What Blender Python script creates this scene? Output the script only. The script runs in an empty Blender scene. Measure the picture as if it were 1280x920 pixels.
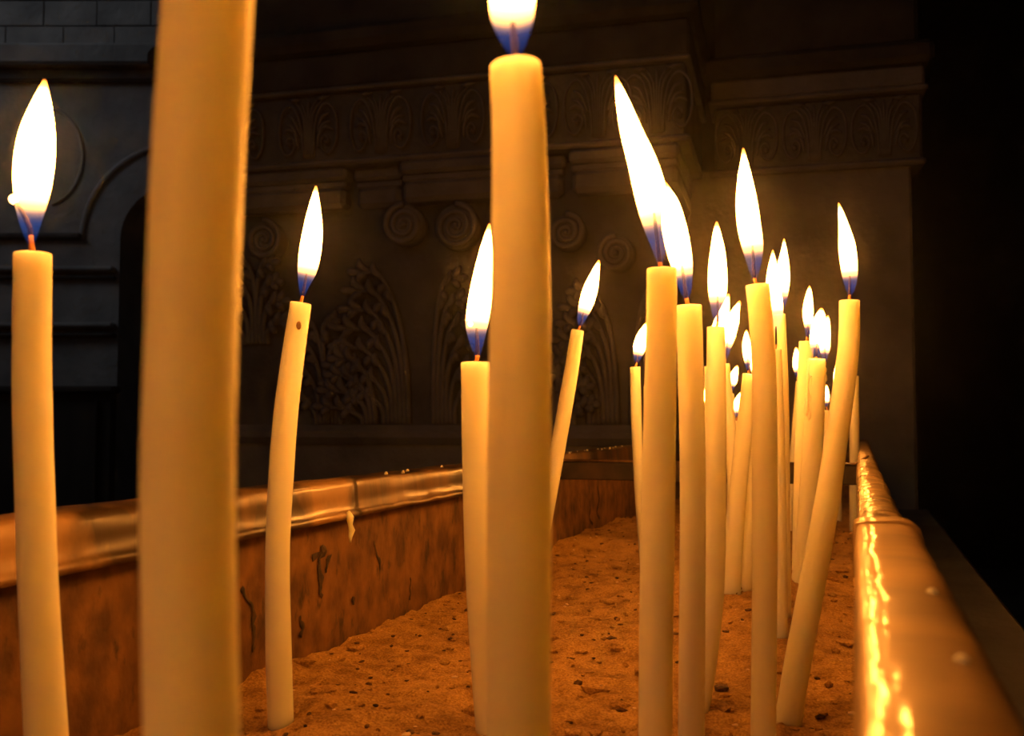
import bpy, math, random
from mathutils import Vector, Matrix, noise

scene = bpy.context.scene
COL = scene.collection

# ------------------------------------------------------------------ camera
F = 1244.0                       # focal length in pixels of the 1280x920 frame
YAW, PITCH = math.radians(19.05), math.radians(2.99)
CAMZ = 1.10
CAM = Vector((0.0, 0.0, CAMZ))
FWD = Vector((-math.sin(YAW) * math.cos(PITCH), math.cos(YAW) * math.cos(PITCH), math.sin(PITCH)))
RIGHT = Vector((math.cos(YAW), math.sin(YAW), 0.0))
UP = RIGHT.cross(FWD)
cam_d = bpy.data.cameras.new('camera')
cam = bpy.data.objects.new('camera', cam_d)
COL.objects.link(cam)
scene.camera = cam
cam.matrix_world = Matrix(((RIGHT.x, UP.x, -FWD.x, CAM.x), (RIGHT.y, UP.y, -FWD.y, CAM.y),
                           (RIGHT.z, UP.z, -FWD.z, CAM.z), (0, 0, 0, 1)))
cam_d.sensor_fit = 'HORIZONTAL'
cam_d.sensor_width = 36.0
cam_d.lens = F / 1280.0 * 36.0
cam_d.clip_start = 0.01
cam_d.clip_end = 60
cam_d.dof.use_dof = True
cam_d.dof.focus_distance = 0.55
cam_d.dof.aperture_fstop = 24.0

# ------------------------------------------------------------------ world, daylight, fill light, exposure
world = bpy.data.worlds.new('world')
scene.world = world
world.use_nodes = True
world.node_tree.nodes['Background'].inputs[0].default_value = (0.75, 0.8, 0.9, 1)
world.node_tree.nodes['Background'].inputs[1].default_value = 0.0036
# haze added to imitate lens bloom: forward-scattering, so the flames carry a soft halo
_vs = world.node_tree.nodes.new('ShaderNodeVolumeScatter')
_vs.inputs['Color'].default_value = (1, 1, 1, 1)
_vs.inputs['Density'].default_value = 0.013
_vs.inputs['Anisotropy'].default_value = 0.96
world.node_tree.links.new(_vs.outputs[0], world.node_tree.nodes['World Output'].inputs['Volume'])
al = bpy.data.lights.new('clerestory_daylight', 'AREA')
al.shape = 'RECTANGLE'
al.size, al.size_y = 1.6, 2.4
al.energy = 2.1
al.color = (0.86, 0.92, 1.0)
alo = bpy.data.objects.new('clerestory_daylight', al)
COL.objects.link(alo)
alo.location = (-5.2, 1.6, 4.6)
alo.rotation_euler = (Vector((-3.2, 5.2, 2.0)) - alo.location).to_track_quat('-Z', 'Y').to_euler()
al.spread = math.radians(70)
nl = bpy.data.lights.new('added_cool_fill', 'AREA')      # added dim fill light that cools the pier; no window there
nl.shape = 'RECTANGLE'
nl.size, nl.size_y = 1.4, 2.2
nl.energy = 2.6
nl.color = (0.78, 0.88, 1.0)
nlo = bpy.data.objects.new('added_cool_fill', nl)
COL.objects.link(nlo)
nlo.location = (-1.6, -2.7, 3.6)
nlo.rotation_euler = (Vector((-.5, 2.3, 1.3)) - nlo.location).to_track_quat('-Z', 'Y').to_euler()

vs = scene.view_settings
vs.view_transform = 'Standard'
vs.look = 'None'
vs.gamma = 1.0
vs.use_curve_mapping = False
vs.exposure = 0.0
scene.cycles.use_denoising = True
scene.cycles.caustics_reflective = False
scene.cycles.caustics_refractive = False
scene.cycles.sample_clamp_indirect = 4.0
scene.cycles.transparent_max_bounces = 48
FLAME_L = 63.0

# ------------------------------------------------------------------ helpers
def ray(px, py):
    return (FWD + RIGHT * ((px - 640.0) / F) + UP * ((460.0 - py) / F))

def at_depth(px, py, Z):
    return CAM + ray(px, py) * Z

class MB:
    def __init__(self):
        self.v, self.f, self.a = [], [], []
    def add(self, vs_, fs_, at=None):
        n = len(self.v)
        self.v += [tuple(p) for p in vs_]
        self.f += [tuple(i + n for i in f) for f in fs_]
        if at is not None:
            self.a += at
    def box(self, lo, hi):
        x0, y0, z0 = lo
        x1, y1, z1 = hi
        self.add([(x0, y0, z0), (x1, y0, z0), (x1, y1, z0), (x0, y1, z0), (x0, y0, z1), (x1, y0, z1), (x1, y1, z1), (x0, y1, z1)],
                 [(3, 2, 1, 0), (4, 5, 6, 7), (0, 1, 5, 4), (1, 2, 6, 5), (2, 3, 7, 6), (3, 0, 4, 7)])
    def bbox(self, lo, hi, b):
        """box with chamfered edges (b = chamfer)"""
        x0, y0, z0 = lo
        x1, y1, z1 = hi
        b = min(b, .45 * min(x1 - x0, y1 - y0, z1 - z0))
        import itertools
        vsx = {}
        vl = []
        for sx, sy, sz in itertools.product((0, 1), repeat=3):
            X = (x0, x1)[sx]; Y = (y0, y1)[sy]; Z = (z0, z1)[sz]
            dx = b if sx == 0 else -b; dy = b if sy == 0 else -b; dz = b if sz == 0 else -b
            vsx[(sx, sy, sz)] = len(vl)
            vl += [(X, Y + dy, Z + dz), (X + dx, Y, Z + dz), (X + dx, Y + dy, Z)]
        fs = []
        g = lambda s, k: vsx[s] + k
        for s in (0, 1):
            fs.append([g((s, 0, 0), 0), g((s, 1, 0), 0), g((s, 1, 1), 0), g((s, 0, 1), 0)])
            fs.append([g((0, s, 0), 1), g((1, s, 0), 1), g((1, s, 1), 1), g((0, s, 1), 1)])
            fs.append([g((0, 0, s), 2), g((1, 0, s), 2), g((1, 1, s), 2), g((0, 1, s), 2)])
        for a_ in (0, 1):
            for b_ in (0, 1):
                fs.append([g((a_, b_, 0), 0), g((a_, b_, 1), 0), g((a_, b_, 1), 1), g((a_, b_, 0), 1)])
                fs.append([g((a_, 0, b_), 0), g((a_, 1, b_), 0), g((a_, 1, b_), 2), g((a_, 0, b_), 2)])
                fs.append([g((0, a_, b_), 1), g((1, a_, b_), 1), g((1, a_, b_), 2), g((0, a_, b_), 2)])
        for k in vsx:
            fs.append([g(k, 0), g(k, 1), g(k, 2)])
        self.add(vl, fs)
    def tube(self, pts, rad, seg=8, cap=True, flat=1.0, axis=None):
        """tube along pts; flat scales the cross-section along `axis`"""
        pts = [Vector(p) for p in pts]
        n = len(pts)
        rad = rad if isinstance(rad, (list, tuple)) else [rad] * n
        ref = axis if axis is not None else Vector((0.31, -0.9, 0.17))
        vl, fs = [], []
        for i in range(n):
            t = (pts[min(i + 1, n - 1)] - pts[max(i - 1, 0)]).normalized()
            b1 = t.cross(ref)
            if b1.length < 1e-6:
                b1 = t.cross(Vector((1, 0, 0)))
            b1.normalize()
            b2 = b1.cross(t).normalized()
            for k in range(seg):
                a = 2 * math.pi * k / seg
                vl.append(pts[i] + b1 * (rad[i] * math.cos(a)) + b2 * (rad[i] * flat * math.sin(a)))
        for i in range(n - 1):
            for k in range(seg):
                k2 = (k + 1) % seg
                fs.append((i * seg + k, i * seg + k2, (i + 1) * seg + k2, (i + 1) * seg + k))
        if cap:
            fs.append(tuple(range(seg - 1, -1, -1)))
            fs.append(tuple((n - 1) * seg + k for k in range(seg)))
        self.add(vl, fs)
    def sweep(self, prof, path, closed=False):
        """extrude 2D profile rows: path is list of functions p(a,h)->Vector"""
        n, m = len(path), len(prof)
        vl = [fn(*p) for fn in path for p in prof]
        fs = []
        for i in range(n - 1):
            for k in range(m if closed else m - 1):
                k2 = (k + 1) % m
                fs.append((i * m + k, i * m + k2, (i + 1) * m + k2, (i + 1) * m + k))
        if closed:
            fs.append(tuple(range(m - 1, -1, -1)))
            fs.append(tuple((n - 1) * m + k for k in range(m)))
        self.add(vl, fs)
    def build(self, name, mat, parent=None, loc=None, smooth=True, matrix=None):
        import bmesh
        me = bpy.data.meshes.new(name)
        off = Vector(loc) if loc is not None else Vector((0, 0, 0))
        me.from_pydata([tuple(Vector(p) - off) for p in self.v], [], self.f)
        bm = bmesh.new(); bm.from_mesh(me)
        bmesh.ops.recalc_face_normals(bm, faces=bm.faces)
        bm.to_mesh(me); bm.free()
        if self.a:
            at = me.attributes.new('height_along', 'FLOAT', 'POINT')
            at.data.foreach_set('value', self.a)
        if smooth:
            for p in me.polygons:
                p.use_smooth = True
        me.materials.append(mat)
        o = bpy.data.objects.new(name, me)
        COL.objects.link(o)
        if parent is not None:
            o.parent = parent
        elif loc is not None:
            o.location = off
        if matrix is not None:
            o.matrix_world = matrix
        return o

def sharp(o, deg=35):
    """smooth shading with sharp edges over an angle"""
    me = o.data
    me.set_sharp_from_angle(angle=math.radians(deg))
    return o

def empty(name, loc, parent=None):
    o = bpy.data.objects.new(name, None)
    COL.objects.link(o)
    o.location = loc
    o.empty_display_size = .02
    if parent:
        o.parent = parent
    return o

def tag(o, label=None, cat=None, group=None, kind=None):
    if label: o['label'] = label
    if cat: o['category'] = cat
    if group: o['group'] = group
    if kind: o['kind'] = kind
    return o

def catmull(keys, n):
    """resample a list of tuples to n+1 samples by arc-uniform Catmull-Rom"""
    m = len(keys)
    out = []
    dim = len(keys[0])
    for i in range(n + 1):
        s = i / n * (m - 1)
        k = min(int(s), m - 2)
        t = s - k
        p1, p2 = keys[k], keys[k + 1]
        p0 = keys[k - 1] if k > 0 else tuple(2 * a - b for a, b in zip(p1, p2))
        p3 = keys[k + 2] if k + 2 < m else tuple(2 * b - a for a, b in zip(p1, p2))
        out.append(tuple(.5 * (2 * p1[d] + (p2[d] - p0[d]) * t + (2 * p0[d] - 5 * p1[d] + 4 * p2[d] - p3[d]) * t * t
                               + (3 * p1[d] - p0[d] - 3 * p2[d] + p3[d]) * t ** 3) for d in range(dim)))
    return out

# ------------------------------------------------------------------ materials
def mat_new(name):
    m = bpy.data.materials.new(name)
    m.use_nodes = True
    nt = m.node_tree
    for n in list(nt.nodes):
        nt.nodes.remove(n)
    out = nt.nodes.new('ShaderNodeOutputMaterial')
    return m, nt, out

def N(nt, kind, **kw):
    n = nt.nodes.new('ShaderNode' + kind)
    for k, v in kw.items():
        if k.startswith('i_'):
            n.inputs[k[2:].replace('_', ' ')].default_value = v
        else:
            setattr(n, k, v)
    return n

def ramp(nt, stops, interp='LINEAR'):
    r = nt.nodes.new('ShaderNodeValToRGB')
    r.color_ramp.interpolation = interp
    e = r.color_ramp.elements
    while len(e) < len(stops):
        e.new(.5)
    for i, (p, c) in enumerate(stops):
        e[i].position = p
        e[i].color = (*c, 1) if len(c) == 3 else c
    return r

def principled(name, c1, c2, scale=20, rough=.7, metal=0.0, bump=.0, bump_scale=None, bump_dist=.002, stretch=(1, 1, 1),
               detail=6, lo=.35, hi=.65, coord='Object', rough2=None):
    m, nt, out = mat_new(name)
    L = nt.links
    tc = N(nt, 'TexCoord')
    mp = N(nt, 'Mapping')
    mp.inputs['Scale'].default_value = stretch
    L.new(tc.outputs[coord], mp.inputs['Vector'])
    nz = N(nt, 'TexNoise')
    nz.inputs['Scale'].default_value = scale
    nz.inputs['Detail'].default_value = detail
    L.new(mp.outputs[0], nz.inputs['Vector'])
    r = ramp(nt, [(lo, c1), (hi, c2)])
    L.new(nz.outputs['Fac'], r.inputs[0])
    b = N(nt, 'BsdfPrincipled')
    b.inputs['Roughness'].default_value = rough
    b.inputs['Metallic'].default_value = metal
    L.new(r.outputs[0], b.inputs['Base Color'])
    if rough2 is not None:
        mr = N(nt, 'MapRange')
        mr.inputs['To Min'].default_value = rough
        mr.inputs['To Max'].default_value = rough2
        mr.inputs['From Min'].default_value = .35
        mr.inputs['From Max'].default_value = .65
        L.new(nz.outputs['Fac'], mr.inputs['Value'])
        L.new(mr.outputs[0], b.inputs['Roughness'])
    if bump:
        n2 = N(nt, 'TexNoise')
        n2.inputs['Scale'].default_value = bump_scale or scale * 2
        n2.inputs['Detail'].default_value = 5
        L.new(mp.outputs[0], n2.inputs['Vector'])
        bp = N(nt, 'Bump')
        bp.inputs['Strength'].default_value = bump
        bp.inputs['Distance'].default_value = bump_dist
        L.new(n2.outputs['Fac'], bp.inputs['Height'])
        L.new(bp.outputs[0], b.inputs['Normal'])
    L.new(b.outputs[0], out.inputs['Surface'])
    return m, nt, b, r, nz, mp

def wax_material():
    m, nt, out = mat_new('candle_wax')
    L = nt.links
    tc = N(nt, 'TexCoord')
    nz = N(nt, 'TexNoise')
    nz.inputs['Scale'].default_value = 60
    nz.inputs['Detail'].default_value = 4
    L.new(tc.outputs['Object'], nz.inputs['Vector'])
    r = ramp(nt, [(.3, (.95, .88, .62)), (.7, (.965, .91, .67))])
    L.new(nz.outputs['Fac'], r.inputs[0])
    b = N(nt, 'BsdfPrincipled')
    L.new(r.outputs[0], b.inputs['Base Color'])
    b.subsurface_method = 'RANDOM_WALK'
    b.inputs['Subsurface Weight'].default_value = 1.0
    b.inputs['Subsurface Radius'].default_value = (1.0, .85, .55)
    b.inputs['Subsurface Scale'].default_value = .022
    b.inputs['Roughness'].default_value = .48
    b.inputs['IOR'].default_value = 1.44
    b.inputs['Specular IOR Level'].default_value = .35
    n2 = N(nt, 'TexNoise')
    n2.inputs['Scale'].default_value = 220
    L.new(tc.outputs['Object'], n2.inputs['Vector'])
    bp = N(nt, 'Bump')
    bp.inputs['Strength'].default_value = .25
    bp.inputs['Distance'].default_value = .0006
    L.new(n2.outputs['Fac'], bp.inputs['Height'])
    L.new(bp.outputs[0], b.inputs['Normal'])
    L.new(b.outputs[0], out.inputs['Surface'])
    return m

def flame_material():
    m, nt, out = mat_new('candle_flame')
    L = nt.links
    at = N(nt, 'Attribute', attribute_name='height_along')
    col = ramp(nt, [(0.0, (.03, .10, .5)), (.12, (.035, .11, .5)), (.17, (.22, .16, .26)), (.22, (.9, .40, .12)), (.29, (1.0, .33, .042)), (.9, (1.0, .33, .042)), (1.0, (1.0, .26, .03))])
    st = ramp(nt, [(p, (v,) * 3) for p, v in ((0.0, .0003), (.05, .0014), (.10, .0023), (.155, .0034), (.20, .010), (.25, .05), (.30, .28), (.38, 1.0), (.88, 1.0), (.96, .10), (1.0, .002))])
    L.new(at.outputs['Fac'], col.inputs[0])
    L.new(at.outputs['Fac'], st.inputs[0])
    mu = N(nt, 'Math', operation='MULTIPLY')
    mu.inputs[1].default_value = FLAME_L
    L.new(st.outputs[0], mu.inputs[0])
    em = N(nt, 'Emission')
    L.new(col.outputs[0], em.inputs['Color'])
    L.new(mu.outputs[0], em.inputs['Strength'])
    tr = N(nt, 'BsdfTransparent')
    ad = N(nt, 'AddShader')
    L.new(em.outputs[0], ad.inputs[0])
    L.new(tr.outputs[0], ad.inputs[1])
    L.new(ad.outputs[0], out.inputs['Surface'])
    m.cycles.emission_sampling = 'FRONT'
    return m

def ember_material():
    m, nt, out = mat_new('glowing_ember')
    em = N(nt, 'Emission')
    em.inputs['Color'].default_value = (1, .5, .15, 1)
    em.inputs['Strength'].default_value = 12
    nt.links.new(em.outputs[0], out.inputs['Surface'])
    return m

M = {}
M['wax'] = wax_material()
M['wax_run'] = M['wax'].copy()
[n for n in M['wax_run'].node_tree.nodes if n.type == 'BSDF_PRINCIPLED'][0].inputs['Subsurface Scale'].default_value = .003
M['flame'] = flame_material()
M['ember'] = ember_material()
M['wick'] = principled('wick_cotton', (.55, .22, .07), (.70, .34, .12), 300, .9)[0]
M['wick_burnt'] = principled('burnt_wick', (.012, .010, .009), (.03, .02, .015), 400, .9)[0]
M['pit'] = principled('burnt_wax_pit', (.20, .11, .04), (.32, .18, .07), 300, .7)[0]
M['brass'] = principled('brass_sheet', (.30, .18, .062), (.54, .35, .135), 34, .46, .22, .5, 110, .0008, (.5, 1, 1), rough2=.6)[0]
M['brass_crinkled'] = principled('crinkled_brass_sheet', (.30, .19, .07), (.70, .50, .22), 90, .46, .22, .9, 170, .0020, (.18, 1, 1), rough2=.6)[0]
M['brass_worn'] = principled('worn_brass_sheet', (.035, .018, .007), (.33, .195, .07), 34, .44, .3, .35, 90, .0008, (1, .7, .5), rough2=.6, lo=.40, hi=.58)[0]
M['brass_dark'] = principled('tarnished_brass_sheet', (.03, .017, .009), (.24, .135, .052), 46, .42, .45, .35, 90, .0008, (1, 1, .1), rough2=.6)[0]
for k_, w_, r_ in (('brass', .5, .085), ('brass_crinkled', .8, .10), ('brass_worn', .3, .2), ('brass_dark', .4, .16)):
    nt_ = M[k_].node_tree
    p_ = [n for n in nt_.nodes if n.type == 'BSDF_PRINCIPLED'][0]
    p_.inputs['Coat Weight'].default_value = w_
    p_.inputs['Coat Roughness'].default_value = r_
    p_.inputs['Coat IOR'].default_value = 1.8
    bmp = [n for n in nt_.nodes if n.type == 'BUMP'][0]
    nt_.links.new(bmp.outputs[0], p_.inputs['Coat Normal'])
M['iron'] = principled('dark_iron', (.010, .008, .006), (.04, .024, .014), 60, .6, .2, .4, 200, .0006)[0]

def rust_material():
    m, nt, b, r, nz, mp = principled('rusted_plate', (.09, .042, .016), (.24, .12, .036), 70, .72, 0, .6, 190, .0014, (1, 1, .8), detail=10)
    L = nt.links
    tc = nt.nodes.new('ShaderNodeTexCoord')
    mp2 = N(nt, 'Mapping')
    mp2.inputs['Scale'].default_value = (1, 1, .5)
    L.new(tc.outputs['Object'], mp2.inputs['Vector'])
    n2 = N(nt, 'TexNoise')
    n2.inputs['Scale'].default_value = 75
    n2.inputs['Detail'].default_value = 5
    n2.inputs['Roughness'].default_value = .65
    L.new(mp2.outputs[0], n2.inputs['Vector'])
    rr = ramp(nt, [(.56, (0, 0, 0)), (.68, (.85, .85, .85))])
    L.new(n2.outputs['Fac'], rr.inputs[0])
    mx = N(nt, 'Mix', data_type='RGBA')
    L.new(rr.outputs[0], mx.inputs['Factor'])
    L.new(r.outputs[0], mx.inputs['A'])
    mx.inputs['B'].default_value = (.025, .018, .012, 1)
    L.new(mx.outputs['Result'], b.inputs['Base Color'])
    return m
M['rust'] = rust_material()
M['soot'] = principled('soot_drip', (.02, .014, .01), (.07, .042, .02), 150, .8)[0]
M['sand'] = principled('sand_grain', (.34, .185, .045), (.62, .38, .105), 900, .95, 0, .9, 700, .0012, detail=4)[0]
def sand_patches():
    nt = M['sand'].node_tree
    b = [n for n in nt.nodes if n.type == 'BSDF_PRINCIPLED'][0]
    src = b.inputs['Base Color'].links[0].from_socket
    tc = N(nt, 'TexCoord')
    n2 = N(nt, 'TexNoise')
    n2.inputs['Scale'].default_value = 60
    n2.inputs['Detail'].default_value = 8
    n2.inputs['Roughness'].default_value = .7
    nt.links.new(tc.outputs['Object'], n2.inputs['Vector'])
    rr = ramp(nt, [(.36, (.55, .50, .45)), (.56, (1, 1, 1))])
    nt.links.new(n2.outputs['Fac'], rr.inputs[0])
    mx = N(nt, 'Mix', data_type='RGBA', blend_type='MULTIPLY')
    mx.inputs['Factor'].default_value = 1
    nt.links.new(src, mx.inputs['A'])
    nt.links.new(rr.outputs[0], mx.inputs['B'])
    nt.links.new(mx.outputs['Result'], b.inputs['Base Color'])
sand_patches()
M['crumb'] = principled('charred_crumb', (.03, .018, .01), (.16, .08, .03), 500, .9)[0]
M['crumb_pale'] = principled('wax_crumb', (.75, .55, .30), (.9, .7, .4), 500, .6)[0]
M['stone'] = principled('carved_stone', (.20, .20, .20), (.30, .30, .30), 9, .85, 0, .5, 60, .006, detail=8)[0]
M['stone_mid'] = principled('mid_tone_stone', (.12, .12, .12), (.19, .19, .19), 9, .85, 0, .5, 60, .006, detail=8)[0]  # ground behind the carvings, toned darker so they stand out
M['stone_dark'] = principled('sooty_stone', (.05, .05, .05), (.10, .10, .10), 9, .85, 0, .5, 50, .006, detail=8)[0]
M['stone_grey'] = principled('grey_limestone', (.26, .26, .26), (.42, .41, .40), 5, .9, 0, .5, 30, .01, detail=8)[0]
M['wood_dark'] = principled('dark_wood', (.03, .022, .018), (.06, .045, .035), 8, .7, 0, .2, 40, .003, (1, 1, .1))[0]
M['floor'] = principled('floor_stone', (.10, .09, .08), (.17, .15, .13), 3, .7, 0, .3, 20, .01)[0]

# ------------------------------------------------------------------ layout constants (metres, camera over the inner edge of one long rail)
H_RAIL, H_LIP, H_SAND = .0334, .054, .127
XL = -.272                        # inner face of the far-side long rail
Y0, Y1 = -.42, 1.74               # trough ends along its length
Z_RAIL, Z_LIP, Z_SAND = CAMZ - H_RAIL, CAMZ - H_LIP, CAMZ - H_SAND
H_PED = .19
Z_PED = CAMZ - H_PED
Y_BAR = .925

def sand_z(x, y):
    z = Z_SAND
    z += .020 * math.exp(-(((x + .07) / .10) ** 2 + ((y - .70) / .16) ** 2))
    z += .010 * math.exp(-(((x + .25) / .06) ** 2 + ((y - 1.05) / .18) ** 2))
    z += .006 * math.exp(-(((x + .20) / .05) ** 2 + ((y - .36) / .06) ** 2))
    z += .0055 * noise.noise(Vector((x * 16, y * 16, 3.1)))
    z += .0030 * noise.noise(Vector((x * 45, y * 45, 7.7)))
    z += .0016 * noise.noise(Vector((x * 120, y * 120, 1.7)))
    return z

def on_sand(px, py):
    d = ray(px, py)
    t = .1
    while t < 4:
        p = CAM + d * t
        if p.z <= sand_z(p.x, p.y):
            return p
        t += .002
    return CAM + d * t

# ------------------------------------------------------------------ the setting: floor, outer walls
b = MB(); b.box((-7, -3, -.1), (4.2, 8.2, 0)); tag(b.build('floor', M['floor'], smooth=False), kind='structure')
b = MB(); b.box((4.0, -3, 0), (4.2, 8.2, 5)); tag(b.build('wall_right', M['stone_dark'], smooth=False), kind='structure')
# ---- the pier / pilaster wall behind the trough: local frame u (along wall), v (up), w (towards the trough)
WA = math.radians(4.0)
LU = Vector((math.cos(WA), math.sin(WA), 0))
LW = Vector((math.sin(WA), -math.cos(WA), 0))
W0 = Vector((.146, 2.42, 0))
WM = Matrix(((LU.x, LW.x, 0, W0.x), (LU.y, LW.y, 0, W0.y), (0, 0, 1, 0), (0, 0, 0, 1)))   # columns: u, w, up

def wall_uv(px, py, w=0.0):
    """pixel -> (u, z) on the plane w = const of the back wall"""
    d = ray(px, py)
    o = W0 + LW * w
    t = (o - CAM).dot(LW) / d.dot(LW)
    p = CAM + d * t
    return (p - W0).dot(LU), p.z

def wbuild(mb, name, mat, parent=None, smooth=True):
    o = mb.build(name, mat, None, smooth=smooth)
    o.matrix_world = WM
    if parent is not None:
        o.parent = parent
        o.matrix_parent_inverse = Matrix()
        o.matrix_local = Matrix()
    return o

WP = .34                          # how far the middle pier stands in front of the pilaster face
uR, _ = wall_uv(1143, 400, 0)     # outer corner of the pilaster shaft
uRl, _ = wall_uv(860, 300, 0)
uM1, _ = wall_uv(858, 250, WP)    # the pier's corner
uM0, _ = wall_uv(205, 300, WP)

b = MB()
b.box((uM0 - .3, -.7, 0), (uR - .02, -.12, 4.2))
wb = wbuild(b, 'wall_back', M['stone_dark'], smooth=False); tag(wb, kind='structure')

# pilaster with its carved necking
pil = empty('pilaster', (0, 0, 0)); pil.matrix_world = WM
tag(pil, 'tall plain stone pilaster with a carved band of scrolls under its cap, beside the brass rail', 'pilaster', kind='structure')
zb0 = wall_uv(1020, 206, 0.02)[1]; zb1 = wall_uv(1020, 124, .02)[1]
zc1 = wall_uv(1020, 88, .04)[1]
b = MB(); b.bbox((uRl, -.12, 0), (uR, 0.0, zb0 + .01), .006); wbuild(b, 'shaft', M['stone'], pil, False)
uB0, _ = wall_uv(889, 170, .03); uB1, _ = wall_uv(1158, 170, .03)
b = MB(); b.bbox((uB0 + .006, -.12, zb0), (uB1 - .006, .012, zb1), .006); wbuild(b, 'carved_band', M['stone_mid'], pil, False)
b = MB(); b.bbox((uB0 - .006, -.12, zb0 - .012), (uB1 + .0, .022, zb0 + .004), .006); wbuild(b, 'lower_moulding', M['stone'], pil, False)
b = MB(); b.bbox((uB0 - .006, -.12, zb1), (uB1 + .006, .036, zb1 + .012), .004); wbuild(b, 'upper_moulding', M['stone'], pil, False)
b = MB(); b.bbox((uB0, -.12, zb1 + .012), (uB1, .026, zc1), .006); wbuild(b, 'cap_slab', M['stone'], pil, False)
b = MB(); b.bbox((uB0 - .02, -.12, zc1), (uB1 + .02, .05, zc1 + .05), .012); wbuild(b, 'cap_moulding', M['stone_dark'], pil, False)
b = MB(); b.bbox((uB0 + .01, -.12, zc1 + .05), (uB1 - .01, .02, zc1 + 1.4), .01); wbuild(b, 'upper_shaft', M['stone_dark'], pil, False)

# middle pier: frieze, abacus, capital with volutes and acanthus, astragal, shaft
pier = empty('carved_pier', (0, 0, 0)); pier.matrix_world = WM
tag(pier, 'broad dark stone pier with acanthus capital and scroll frieze behind the sand trough', 'pier', kind='structure')
zf0 = wall_uv(590, 190, WP)[1]; zf1 = wall_uv(590, 101, WP)[1]
def pbox(name, u0, u1, z0, z1, w, mat='stone', bev=.006):
    b = MB(); b.bbox((u0, -.12, z0), (u1, w, z1), bev)
    return wbuild(b, name, M[mat], pier, False)
z_ast = wall_uv(480, 531, WP)[1]
z_ast2 = wall_uv(480, 556, WP)[1]
z_cap = wall_uv(540, 312, WP)[1]
pbox('shaft', uM0 + .02, uM1 - .03, 0, z_ast2 + .005, WP - .03)
pbox('astragal', uM0 + .0, uM1 - .012, z_ast2, z_ast, WP - .004, bev=.016)
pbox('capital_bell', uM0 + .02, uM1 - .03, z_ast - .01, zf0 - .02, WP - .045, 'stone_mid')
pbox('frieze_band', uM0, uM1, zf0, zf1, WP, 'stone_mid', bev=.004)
pbox('frieze_sill', uM0 - .01, uM1 + .01, zf0 - .010, zf0 + .004, WP + .012, bev=.005)
pbox('frieze_fillet', uM0 - .01, uM1 + .012, zf1, zf1 + .010, WP + .020, bev=.004)
pbox('cornice_slab', uM0 - .01, uM1 + .01, zf1 + .010, zf1 + .09, WP + .014, 'stone_dark')
pbox('cornice_moulding', uM0 - .03, uM1 + .03, zf1 + .09, zf1 + .14, WP + .05, 'stone_dark', .014)
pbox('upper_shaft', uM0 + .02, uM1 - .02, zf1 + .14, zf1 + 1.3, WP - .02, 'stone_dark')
# abacus blocks: each a stepped slab under the frieze
for (xa, xb, dw) in ((262, 432, .0), (436, 497, -.022), (501, 636, .014), (640, 703, -.02), (711, 850, .006)):
    ua, ub = wall_uv(xa, 220, WP)[0], wall_uv(xb, 220, WP)[0]
    za = wall_uv(560, 250, WP)[1]; zm = wall_uv(560, 220, WP)[1]; zm2 = wall_uv(560, 215, WP)[1]
    pbox('abacus_block', ua, ub, zm2, zf0 - .011, WP + dw, bev=.007)
    pbox('abacus_fillet', ua + .004, ub - .004, zm - .006, zm2, WP + dw - .012, bev=.003)
    pbox('abacus_neck', ua + .006, ub - .006, za, zm - .006, WP + dw - .006, bev=.010)

def scroll(cx, cz, r, turns, hand, start, w, r_end=.18, n=26):
    pts = []
    for i in range(n + 1):
        t = i / n
        a = start + hand * turns * 2 * math.pi * t
        rr = r * (1 - t * (1 - r_end))
        pts.append((cx + rr * math.cos(a), w, cz + rr * math.sin(a)))
    return pts

def palmette_mesh():
    """one unit of the anthemion frieze, 0.16 wide and 1 unit high = real metres via scale 1; local u centred, z from 0 to .14"""
    b = MB()
    AX = Vector((0, 1, 0))
    Hh = .15
    # central bundle of stems, flaring at the top
    for k, s in enumerate((-2, -1, 0, 1, 2)):
        p = [(s * .0042, .002, .008), (s * .0045, .004, Hh * .45), (s * .0075, .006, Hh * .75), (s * .015 + (0.006 if s > 0 else -.006 if s < 0 else 0), .004, Hh * .93)]
        b.tube([q for q in catmull(p, 9)], [.0018 + .0012 * math.sin(math.pi * i / 9) for i in range(10)], 6, True, .8, AX)
    for s in (-1, 1):
        # arch springing from the stem and curling down into a scroll
        p = [(s * .012, .002, .01), (s * .016, .005, Hh * .45), (s * .026, .007, Hh * .72), (s * .045, .007, Hh * .86), (s * .066, .006, Hh * .74), (s * .072, .005, Hh * .5),
             (s * .068, .005, Hh * .25), (s * .054, .005, Hh * .11), (s * .038, .005, Hh * .16), (s * .033, .005, Hh * .3), (s * .043, .006, Hh * .38), (s * .052, .006, Hh * .31), (s * .046, .006, Hh * .25)]
        b.tube(catmull(p, 44), [.0030] * 45, 6, True, .9, AX)
        # inner leaf with lobes
        for j, (x0, z0, x1, z1, x2, z2) in enumerate(((.022, .30, .036, .52, .056, .60), (.021, .42, .035, .64, .052, .72), (.030, .44, .046, .50, .062, .46), (.024, .2, .028, .36, .036, .46))):
            b.tube(catmull([(s * x0, .003, Hh * z0), (s * x1, .007, Hh * z1), (s * x2, .004, Hh * z2)], 8),
                   [.0012 + .0030 * math.sin(math.pi * min(1, (i + .6) / 9)) for i in range(9)], 6, True, .8, AX)
        # boss in the scroll and a small triangular leaf above
        b.tube([(s * .046, .001, Hh * .27), (s * .046, .008, Hh * .27), (s * .046, .011, Hh * .27)], [.0065, .0055, .002], 8)
        b.tube([(s * .020, .004, Hh * .95), (s * .034, .008, Hh * .93), (s * .052, .004, Hh * .97)], [.002, .0055, .001], 6, True, .7, AX)
    return b

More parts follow.
